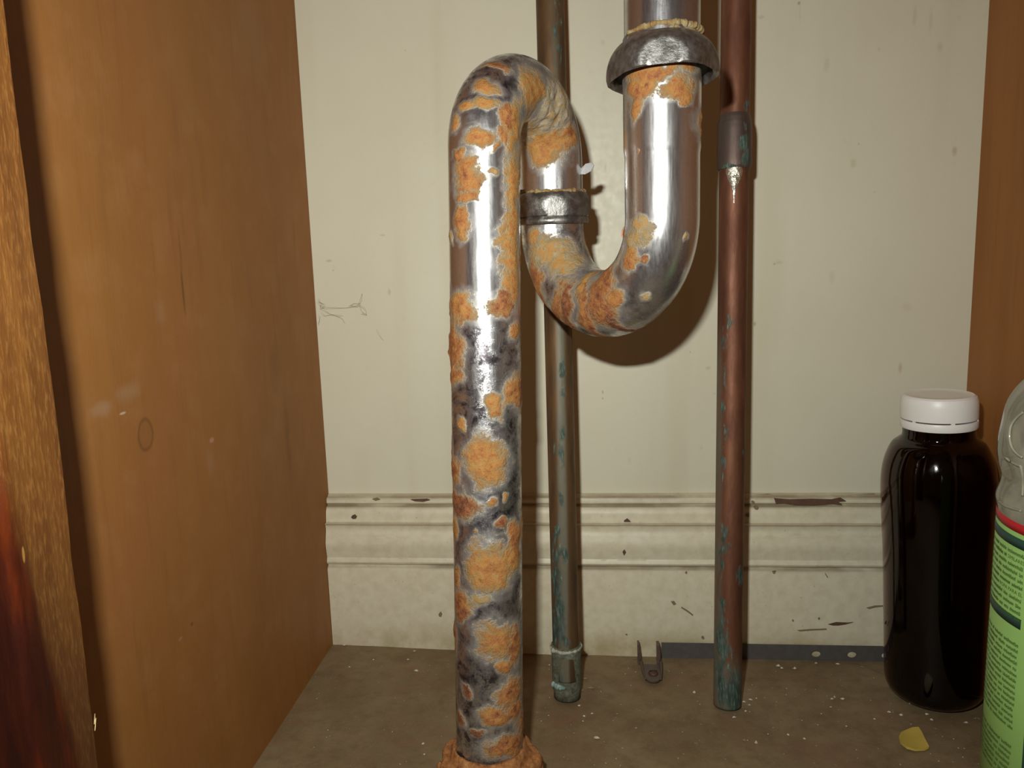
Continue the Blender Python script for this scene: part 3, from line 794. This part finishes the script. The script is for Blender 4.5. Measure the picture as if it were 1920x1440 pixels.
zz0, zz1, thk = .0, .0042, .0009
for (x, y) in pl: V += [(x, y, .0002), (x, y, .0012)]
V += [(xm, yc, .0002), (xm, yc, .0012)]; L_ = len(pl)
F += [(2 * i, 2 * i + 1, 2 * i + 3, 2 * i + 2) for i in range(L_ - 1)] + [(2 * i + 1, 2 * L_ + 1, 2 * i + 3) for i in range(L_ - 1)] + [(2 * i, 2 * i + 2, 2 * L_) for i in range(L_ - 1)] + [(0, 2 * L_, 2 * L_ + 1, 1), (2 * L_ - 2, 2 * L_ - 1, 2 * L_ + 1, 2 * L_)]
obj('plate', V, F, mclip.mat, clip, smooth=False)
for nm_, u0, u1, ub0, ub1, vt in (('prong', 1195.5, 1199, 1196, 1204, 1209), ('prong', 1231.5, 1237, 1232, 1240, 1210)):
    yb = yc + .001
    a, b, c_, d_ = at_y(ub0, 1246, yb), at_y(ub1, 1246, yb), at_y(u1, vt, yb), at_y(u0, vt, yb)
    q = np.array([a, b, c_, d_]); q[:2, 2] = np.maximum(q[:2, 2], .0004)
    Vq = np.vstack([q, q + [0, .006, 0]]); obj(nm_, Vq, [(0, 1, 2, 3), (7, 6, 5, 4), (0, 4, 5, 1), (1, 5, 6, 2), (2, 6, 7, 3), (3, 7, 4, 0)], mclip.mat, clip, smooth=False)
# raised rolled edge and side cheeks of the saddle
V, F, _, _ = tube(seg((xl + .0006, yc, .0016), (xr - .0006, yc, .0016), 12), .0009, 12); obj('rolled_edge', V, F, mclip.mat, clip)
for sx in (-1, 1):
    ed = [(xm + sx * (r - .0004) * (1 - .25 * t * t), yc - dpt * t * .9, .0012 + .0022 * (1 - t)) for t in np.linspace(0, 1, 10)]
    V, F, _, _ = tube(ed, np.linspace(.0009, .0005, 10), 8); obj('cheek', V, F, mclip.mat, clip)
sc = np.array([xm + .0006, yc - dpt * .55, .0012])
V, F = lathe([(.0031, 0), (.0031, .0004), (.0026, .0011), (.0015, .0016), (.0004, .0018)], sc, 28)
scr = obj('screw', V, F, simple('rusty_screw', (.12, .055, .04), .6, .3, 500, .4).mat, clip)
V, F = box(sc[0] - .0024, sc[0] + .0024, sc[1] - .0004, sc[1] + .0004, .0026, .00315); obj('slot', V, F, MDK, scr, smooth=False)

# ================================================================== BROWN BOTTLE
bc = np.array([.1967, -.0570, 0.0]); BR = .0294; TILT = math.radians(-1.9)
bot = thing('brown_bottle', 'dark brown glass bottle with white screw cap, standing by the right cabinet side', 'bottle', bc)
def zrow(v, u=1762, y=None):
    y = bc[1] if y is None else y
    return float(at_y(u, v, y)[2])
zsh, zneck = zrow(884), zrow(819)
mg = M('amber_glass')
dst = mg.noise(70, 5, .7); dst2 = mg.noise(500, 3)
mg.set(col=(.115, .027, .006), rough=mg.mr(dst, .5, .75, .05, .16), trans=1.0, ior=1.48)
outer = smooth_prof([(0.0, .0012), (BR * .45, .0008), (BR * .66, .0004), (BR * .82, .0032), (BR * .90, .0085), (BR * .915, .018)], 5).tolist()
outer += smooth_prof([(BR * .915, .018), (BR * .93, .05), (BR * .95, .085), (BR * .98, zsh - .030), (BR, zsh - .012), (BR * .985, zsh - .001), (BR * .93, zsh + .0075), (BR * .82, zneck - .0045), (BR * .70, zneck - .0012), (BR * .63, zneck + .001), (BR * .62, zneck + .006)], 6).tolist()[1:]
outer += [(BR * .6, zneck + .014), (BR * .5, zneck + .014)]
inner = [(max(r - .0021, 0), h if i > 8 else h + .0022) for i, (r, h) in enumerate(outer[:-2])] + [(BR * .5, zneck + .0139)]
V, F = lathe(outer + inner[::-1], bc, 96, caps=False)
obj('glass_body', V, F, mg.mat, bot)
mliq = simple('dark_liquid', (.008, .003, .0015), .7, spec=.1).mat
liq = [(max(r - .0025, 0), h + (.0026 if i < 9 else 0)) for i, (r, h) in enumerate(outer) if h < zsh - .030]
liq += [(0.0, liq[-1][1])]
V, F = lathe(liq, bc, 72, caps=False); obj('liquid', V, F, mliq, bot)
mcap = simple('white_plastic', (.93, .90, .85), .38, 0, 60, .04).mat
CR = .0195
zc0, zc1, zcs = zrow(799), zrow(738), zrow(783)
capp = [(CR * .93, zcs + .0006), (CR * .995, zcs + .0004), (CR, zcs + .0012), (CR, zc1 - .0055), (CR * .985, zc1 - .003), (CR * .95, zc1 - .0012), (CR * .88, zc1 - .0003), (CR * .84, zc1 - .0006), (CR * .5, zc1 - .0006), (0.0001, zc1 - .0006)]
V, F = lathe(capp, bc, 128, caps=False); cap = obj('cap', V, F, mcap, bot, smooth='auto')
V, F = lathe([(CR * .86, zc0), (CR * .985, zc0), (CR, zc0 + .0008), (CR, zcs - .0008), (CR * .99, zcs - .0004), (CR * .86, zcs - .0004)], bc, 128, caps=False); obj('tamper_band', V, F, mcap, bot, smooth='auto')
for k in range(6):   # little bridges left between cap and band
    a = k * 2 * math.pi / 6 + .5; ca, sa = math.cos(a), math.sin(a); t_ = np.array([-sa, ca, 0]); n_ = np.array([ca, sa, 0])
    wv = .0012 * (1 + .6 * (k % 3)); o_ = bc + n_ * CR * .965
    P = [o_ + t_ * sx * wv / 2 + n_ * sy * .00055 + np.array([0, 0, z]) for z in (zcs - .0008, zcs + .0008) for sy in (-1, 1) for sx in (-1, 1)]
    obj('bridge', P, [(0, 2, 3, 1), (4, 5, 7, 6), (0, 1, 5, 4), (2, 6, 7, 3), (0, 4, 6, 2), (1, 3, 7, 5)], mcap, cap, smooth=False)
V, F = lathe([(CR * .90, zneck - .003), (CR * .94, zneck - .001), (CR * .93, zneck + .0006), (CR * .90, zc0 + .001), (CR * .90, zcs + .003), (CR * .8, zcs + .003)], bc, 96, caps=False); obj('neck', V, F, simple('dark_amber', (.03, .010, .005), .12).mat, bot)
bot.rotation_euler[1] = TILT; bot.location[2] = abs(math.sin(TILT)) * BR * .66 - .0004

# ================================================================== CLEAR BOTTLE WITH GREEN LABEL
gc = np.array([.1796, -.2305, 0.0]); GR = .0360
gb = thing('clear_bottle', 'clear plastic bottle with green printed label at the right edge of the picture', 'bottle', gc)
def grow(v): return float(at_y(1860, v, -.215)[2])
mp = M('clear_plastic')
gl = mp.n('ShaderNodeBsdfGlossy'); gl.inputs['Roughness'].default_value = .12
tr = mp.n('ShaderNodeBsdfTransparent'); tr.inputs['Color'].default_value = (.86, .85, .78, 1)
df = mp.n('ShaderNodeBsdfDiffuse'); df.inputs['Color'].default_value = (.66, .62, .46, 1)
fr = mp.n('ShaderNodeFresnel'); fr.inputs['IOR'].default_value = 1.45
s1_ = mp.n('ShaderNodeMixShader'); s2_ = mp.n('ShaderNodeMixShader')
mp.put(s1_.inputs[0], mp.mr(mp.noise(80, 3), .3, .7, .30, .46)); mp.put(s1_.inputs[1], tr.outputs[0]); mp.put(s1_.inputs[2], df.outputs[0])
mp.put(s2_.inputs[0], fr.outputs[0]); mp.put(s2_.inputs[1], s1_.outputs[0]); mp.put(s2_.inputs[2], gl.outputs[0])
bmp = mp.n('ShaderNodeBump'); bmp.inputs['Strength'].default_value = .35; bmp.inputs['Distance'].default_value = .002; mp.put(bmp.inputs['Height'], mp.noise(60, 2))
mp.put(gl.inputs['Normal'], bmp.outputs[0]); mp.put(fr.inputs['Normal'], bmp.outputs[0])
mp.put(mp.out.inputs['Surface'], s2_.outputs[0])
zl1 = grow(958)
dz = lambda v: grow(v)
gp = smooth_prof([(0.0, .001), (GR * .6, .0005), (GR * .9, .001), (GR * .985, .006), (GR * .99, .014), (GR * .99, zl1 - .004), (GR * .993, zl1), (GR * 1.012, dz(935)), (GR * 1.01, dz(920)), (GR * .955, dz(890)), (GR * .985, dz(865)), (GR * 1.025, dz(835)), (GR * 1.03, dz(795)),
                  (GR * .98, dz(755)), (GR * .86, dz(715)), (GR * .66, dz(678)), (GR * .46, dz(650)), (GR * .38, dz(632)), (GR * .38, dz(600))], 6)
V, F = lathe([(max(r, .0001), h) for r, h in gp], gc, 120, caps=False)
V = np.array(V); zrel = np.clip((V[:, 2] - zl1 - .004) / .012, 0, 1) * np.clip((dz(700) - V[:, 2]) / .02, 0, 1)
rd = V - gc; rd[:, 2] = 0; rn = rd / np.maximum(np.linalg.norm(rd, axis=1), 1e-5)[:, None]
V = V + rn * (zrel * (fbm(V, 55, 2) - .5) * .004)[:, None]
obj('plastic_body', V, F, mp.mat, gb)
# moulded ridges on the squeezed shoulder
def shoulder_hit(u, v):
    d = ray(u, v); o = CAM[:2] - gc[:2]; lo = None
    for t in np.linspace(.25, .40, 1500):
        p = CAM + d * t; rr = float(np.interp(p[2], gp[:, 1], gp[:, 0]))
        if np.hypot(p[0] - gc[0], p[1] - gc[1]) <= rr: return p
    return CAM + d * .33
for pts in ([(1872, 846), (1884, 857), (1896, 866), (1908, 872), (1914, 874)], [(1914, 874), (1917, 890), (1918, 910), (1917, 930)], [(1919, 772), (1905, 784), (1895, 800), (1893, 822), (1898, 840), (1908, 852), (1917, 858)], [(1873, 940), (1884, 948), (1900, 954), (1915, 958)]):
    P = smooth_prof(np.array([shoulder_hit(u, v) for u, v in pts]), 5); V, F, _, _ = tube(P, .00045, 8); obj('moulded_ridge', V, F, mp.mat, gb)
ang_cam = math.atan2((CAM - gc)[1], (CAM - gc)[0])
V, F = lathe([(.0150, dz(612)), (.0150, dz(560)), (.0142, dz(552)), (.001, dz(550))], gc, 64, caps=False); obj('cap', V, F, simple('green_cap', (.05, .2, .06), .4).mat, gb)
LR = GR * .99 + .0004
def cyl(phi, z, r=LR):
    phi = np.asarray(phi, float); z = np.asarray(z, float)
    return np.stack([gc[0] + r * np.cos(phi), gc[1] + r * np.sin(phi), z + 0 * phi], -1)
def sheet(name, p0, p1, z0, z1, r, mat, parent, n=60, th=.00015):
    ph = np.linspace(p0, p1, n)
    V = np.concatenate([cyl(ph, z0, r), cyl(ph, z1, r), cyl(ph, z1, r - th), cyl(ph, z0, r - th)]); F = []
    for a, b in ((0, 1), (1, 2), (2, 3), (3, 0)):
        F += [(a * n + i, a * n + i + 1, b * n + i + 1, b * n + i) for i in range(n - 1)]
    return obj(name, V, F, mat, parent)
# angle (about the bottle axis) at which the surface is seen at image column u, height z
phs = np.linspace(ang_cam - 1.5, ang_cam + 1.0, 1200)
def phi_at(u, z):
    pu = proj(cyl(phs, z))[:, 0]; vis = np.cos(phs - ang_cam) > .12
    return float(phs[np.argmin(np.abs(pu - u) + (~vis) * 1e4)])
mlab = simple('green_label', (.27, .47, .125), .42, 0, 40, .06).mat
mred = simple('red_print', (.46, .012, .018), .45).mat
mdg = simple('dark_green_print', (.018, .062, .045), .45).mat
mink = simple('olive_ink', (.062, .135, .022), .5).mat
zm = grow(1180)
pR = phi_at(1909, zm)            # right-hand text margin
pE = phi_at(1917, grow(1330))     # edge of the pale back panel
lab = sheet('label', pR - 2.2, pE, .012, zl1, LR, mlab, gb, 90)
sheet('front_panel', pE, pE + 2.2, .012, zl1 - .012, LR, mdg, lab, 60)
sheet('label_corner', pE, pE + 2.2, zl1 - .012, zl1, LR, mlab, lab, 60)
ztop = zl1
sheet('red_stripe', pR - 2.2, pE + 2.2, ztop - .0008, ztop + .0026, LR + .00012, mred, lab, 120)
zh1 = float(at_y(1908, 1011, -.245)[2]); 
def z_for(u, v):
    """height on the label of the point seen at pixel (u, v)"""
    best, bz = 1e9, 0
    for z in np.linspace(.0, .2, 1601):
        p = proj(cyl(phi_at_fast(u, z), z))
        if abs(p[1] - v) < best: best, bz = abs(p[1] - v), z
    return bz
_cache = {}
def phi_at_fast(u, z):
    k = (u, round(z, 3))
    if k not in _cache: _cache[k] = phi_at(u, z)
    return _cache[k]
zA0, zA1 = z_for(1906, 1026), z_for(1906, 1007)
sheet('heading_bar', pR - 1.2, pR, zA0, zA1, LR + .0002, mdg, lab, 60)
zB0, zB1 = z_for(1906, 1177), z_for(1906, 1158)
sheet('heading_bar', pR - 1.2, pR, zB0, zB1, LR + .0002, mdg, lab, 60)
# fine print: word-like strokes wrapped round the bottle
def text_mesh(txt, size):
    cu = bpy.data.curves.new('txt', 'FONT'); cu.body = txt; cu.size = size; cu.align_x = 'RIGHT'; cu.resolution_u = 2
    o = bpy.data.objects.new('txt', cu); COL.objects.link(o); dg = bpy.context.evaluated_depsgraph_get(); me = o.evaluated_get(dg).to_mesh()
    V = np.array([v.co[:] for v in me.vertices]); F = [tuple(p.vertices) for p in me.polygons]
    bpy.data.objects.remove(o); bpy.data.curves.remove(cu)
    return V, F
def wrap(V, z, p_right, r=LR + .00025):
    return cyl(p_right + V[:, 0] / LR, z + V[:, 1], r)
SV, SF = [], []
def stroke(x0, x1, y0, y1, z):
    i = len(SV); q = wrap(np.array([[x0, y0], [x1, y0], [x1, y1], [x0, y1]]), z, pR); SV.extend(q.tolist()); SF.append((i, i + 1, i + 2, i + 3))
r_ = random.Random(11)
def print_line(z, h, xstart=0.0, bold=False):
    x = -xstart - r_.uniform(0, .0006)
    while x > -.040:
        nl = r_.choice([2, 3, 5, 6, 7, 8, 9, 10])
        for k in range(nl):
            sw = h * .62; up = r_.random() < .25
            stroke(x - sw * .38, x - sw * .12, 0, h * (1.0 if up else .72), z); stroke(x - sw * .92, x - sw * .66, 0, h * (.72 if r_.random() < .8 else 1), z)
            yb = r_.choice([0, .55, .3]) * h; stroke(x - sw * .7, x - sw * .3, yb, yb + h * .2, z)
            if bold: stroke(x - sw * .9, x - sw * .2, h * .3, h * .55, z)
            x -= sw
        x -= h * .55
pitchA = (z_for(1904, 1036) - z_for(1904, 1158)) / 10
texts = {1: 'SIMILARES', 6: 'ROPA PARA EL'}
for k in range(11):
    z = z_for(1904, 1036) - k * pitchA - pitchA * .35; h = pitchA * .60
    if k in texts:
        V, F = text_mesh(texts[k], h * 1.38); obj('lettering', wrap(V, z, pR), F, mink, lab, smooth=False)
        print_line(z, h, -float(V[:, 0].min()) + h * .5, True)
    else: print_line(z, h, 0, k in (5,))
pB = (z_for(1902, 1206) - z_for(1902, 1367)) / 14
for k in range(15): print_line(z_for(1902, 1206) - k * pB - pB * .35, pB * .6)
for k in range(7): print_line(z_for(1898, 1402) - k * pB - pB * .35, pB * .6)
tag(obj('fine_print', SV, SF, mink, lab, smooth=False), kind='stuff')

# ================================================================== SMALL THINGS ON THE FLOOR
out = [(1685, 1386), (1689, 1376), (1699, 1369), (1711, 1366), (1722, 1367), (1728, 1376), (1735, 1390), (1742, 1403), (1734, 1406), (1716, 1407), (1700, 1404), (1689, 1396)]
P = np.array([at_z(u, v, .0012) for u, v in out]); c0 = P.mean(0); n = len(P)
lift = np.array([.0004 + .0016 * abs((p[0] - c0[0]) / .009) for p in P])
top = P.copy(); top[:, 2] = .0010 + lift; bot_ = P.copy(); bot_[:, 2] = .0002 + lift * .6
mid = c0.copy(); mid[2] = .0012; midb = c0.copy(); midb[2] = .0003
V = np.vstack([top, bot_, mid, midb]); F = [(i, (i + 1) % n, 2 * n) for i in range(n)] + [((i + 1) % n + n, i + n, 2 * n + 1) for i in range(n)] + [(i, i + n, (i + 1) % n + n, (i + 1) % n) for i in range(n)]
tag(obj('yellow_chip', V, F, simple('yellow_plastic', (.62, .46, .09), .5, 0, 120, .15).mat, loc=(c0[0], c0[1], 0), smooth='auto'), 'yellow plastic chip with one cut side lying before the brown bottle', 'chip')

mcrumb = simple('pale_crumb', (.62, .57, .45), .85, 0, 600, .3).mat
CV, CF = [], []
def crumb(u, v, r, elong=1.0):
    p = at_z(u, v, 0.0); p[2] = floor_h(p[0], p[1]) + r * .3
    i = len(CV); a0 = random.random() * 6
    for k in range(6):
        rr = r * random.uniform(.6, 1.2); a = a0 + k * math.pi / 3
        CV.append((p[0] + rr * math.cos(a) * elong, p[1] + rr * math.sin(a), p[2] + r * random.uniform(-.2, .3)))
    CV.append((p[0], p[1], p[2] + r * .8)); CV.append((p[0], p[1], p[2] - r * .5))
    for k in range(6): CF.append((i + k, i + (k + 1) % 6, i + 6)); CF.append((i + (k + 1) % 6, i + k, i + 7))
for (u, v, r) in [(1302, 1294, .0013), (1120, 1383, .0011), (646, 1213, .0011), (780, 1257, .0011), (777, 1220, .0006), (700, 1238, .0007), (765, 1236, .0007), (655, 1252, .0006), (1460, 1242, .0014), (1466, 1246, .001), (1490, 1246, .0011), (1530, 1236, .0008), (1571, 1238, .0009), (1086, 1320, .0008),
                  (1395, 1312, .0009), (1408, 1308, .0009), (1418, 1305, .0007), (1398, 1330, .0007), (1376, 1342, .0009), (1565, 1303, .0010), (1580, 1306, .0009), (1560, 1306, .0008), (1668, 1332, .0009), (1690, 1337, .0008), (1747, 1347, .001), (1738, 1336, .0009), (1587, 1360, .0008), (1508, 1384, .0008), (1440, 1375, .0006), (1417, 1392, .0007), (1475, 1286, .0006), (1558, 1322, .0006),
                  (1095, 1340, .0007), (1110, 1335, .0006), (1030, 1240, .0006), (1640, 1345, .0006), (1812, 1352, .0009), (793, 1395, .0009), (795, 1415, .0007), (1093, 1350, .0007), (1418, 1390, .0008), (1540, 1335, .0005), (1405, 1318, .0007), (1478, 1376, .0007)]:
    crumb(u, v, r, random.uniform(.8, 1.6))
for k in range(130):
    u = random.uniform(560, 1840); v = random.uniform(1235, 1438)
    if u < 620 and v < 1260: continue
    crumb(u, v, random.uniform(.00018, .00042))
tag(obj('floor_crumbs', CV, CF, mcrumb, smooth=False), 'pale paint crumbs and grit scattered over the cabinet floor', 'debris', None, 'stuff')
# dark bits by the copper pipes
CV, CF = [], []
for (u, v, r, e) in [(1100, 1220, .0016, .7), (1098, 1267, .001, 2), (1108, 1285, .0012, 2.2), (1092, 1290, .0009, 1.5), (1396, 1387, .001, 1.6), (1190, 1228, .0007, 2)]: crumb(u, v, r, e)
tag(obj('floor_grit', CV, CF, mspeck, smooth=False), 'dark grit beside the feet of the copper pipes', 'debris', None, 'stuff')

# cobweb threads in the left corner of the back wall and by the stile
WV, WF = [], []
def thread(pts, y, r=.00005, jit=1.0):
    P = np.array([at_y(u + random.uniform(-jit, jit), v + random.uniform(-jit, jit), y) for u, v in pts]); V, F, _, _ = tube(smooth_prof(P, 4), r, 5)
    i = len(WV); WV.extend(V.tolist()); WF.extend([tuple(a + i for a in f) for f in F])
for pts in [[(596, 562), (604, 575), (625, 577), (650, 577), (668, 572), (676, 566), (680, 550)], [(598, 568), (610, 572), (604, 580), (598, 572)], [(600, 578), (615, 588), (638, 596), (645, 606)], [(602, 584), (608, 592), (620, 590), (640, 594)], [(655, 577), (664, 570), (674, 572), (670, 576), (658, 574)],
            [(674, 572), (684, 580), (687, 591), (678, 588)], [(676, 575), (680, 584), (688, 592)], [(705, 618), (712, 628), (717, 638)], [(597, 560), (599, 566), (603, 570), (600, 574)], [(597, 590), (600, 600), (598, 610)]]:
    thread(pts, -.0009); thread(pts, -.0014, .000045, 3.5)
tag(obj('cobweb', WV, WF, simple('cobweb_grey', (.34, .31, .23), .9).mat), 'wispy grey cobweb on the cream wall by the left cabinet side', 'cobweb', None, 'stuff')
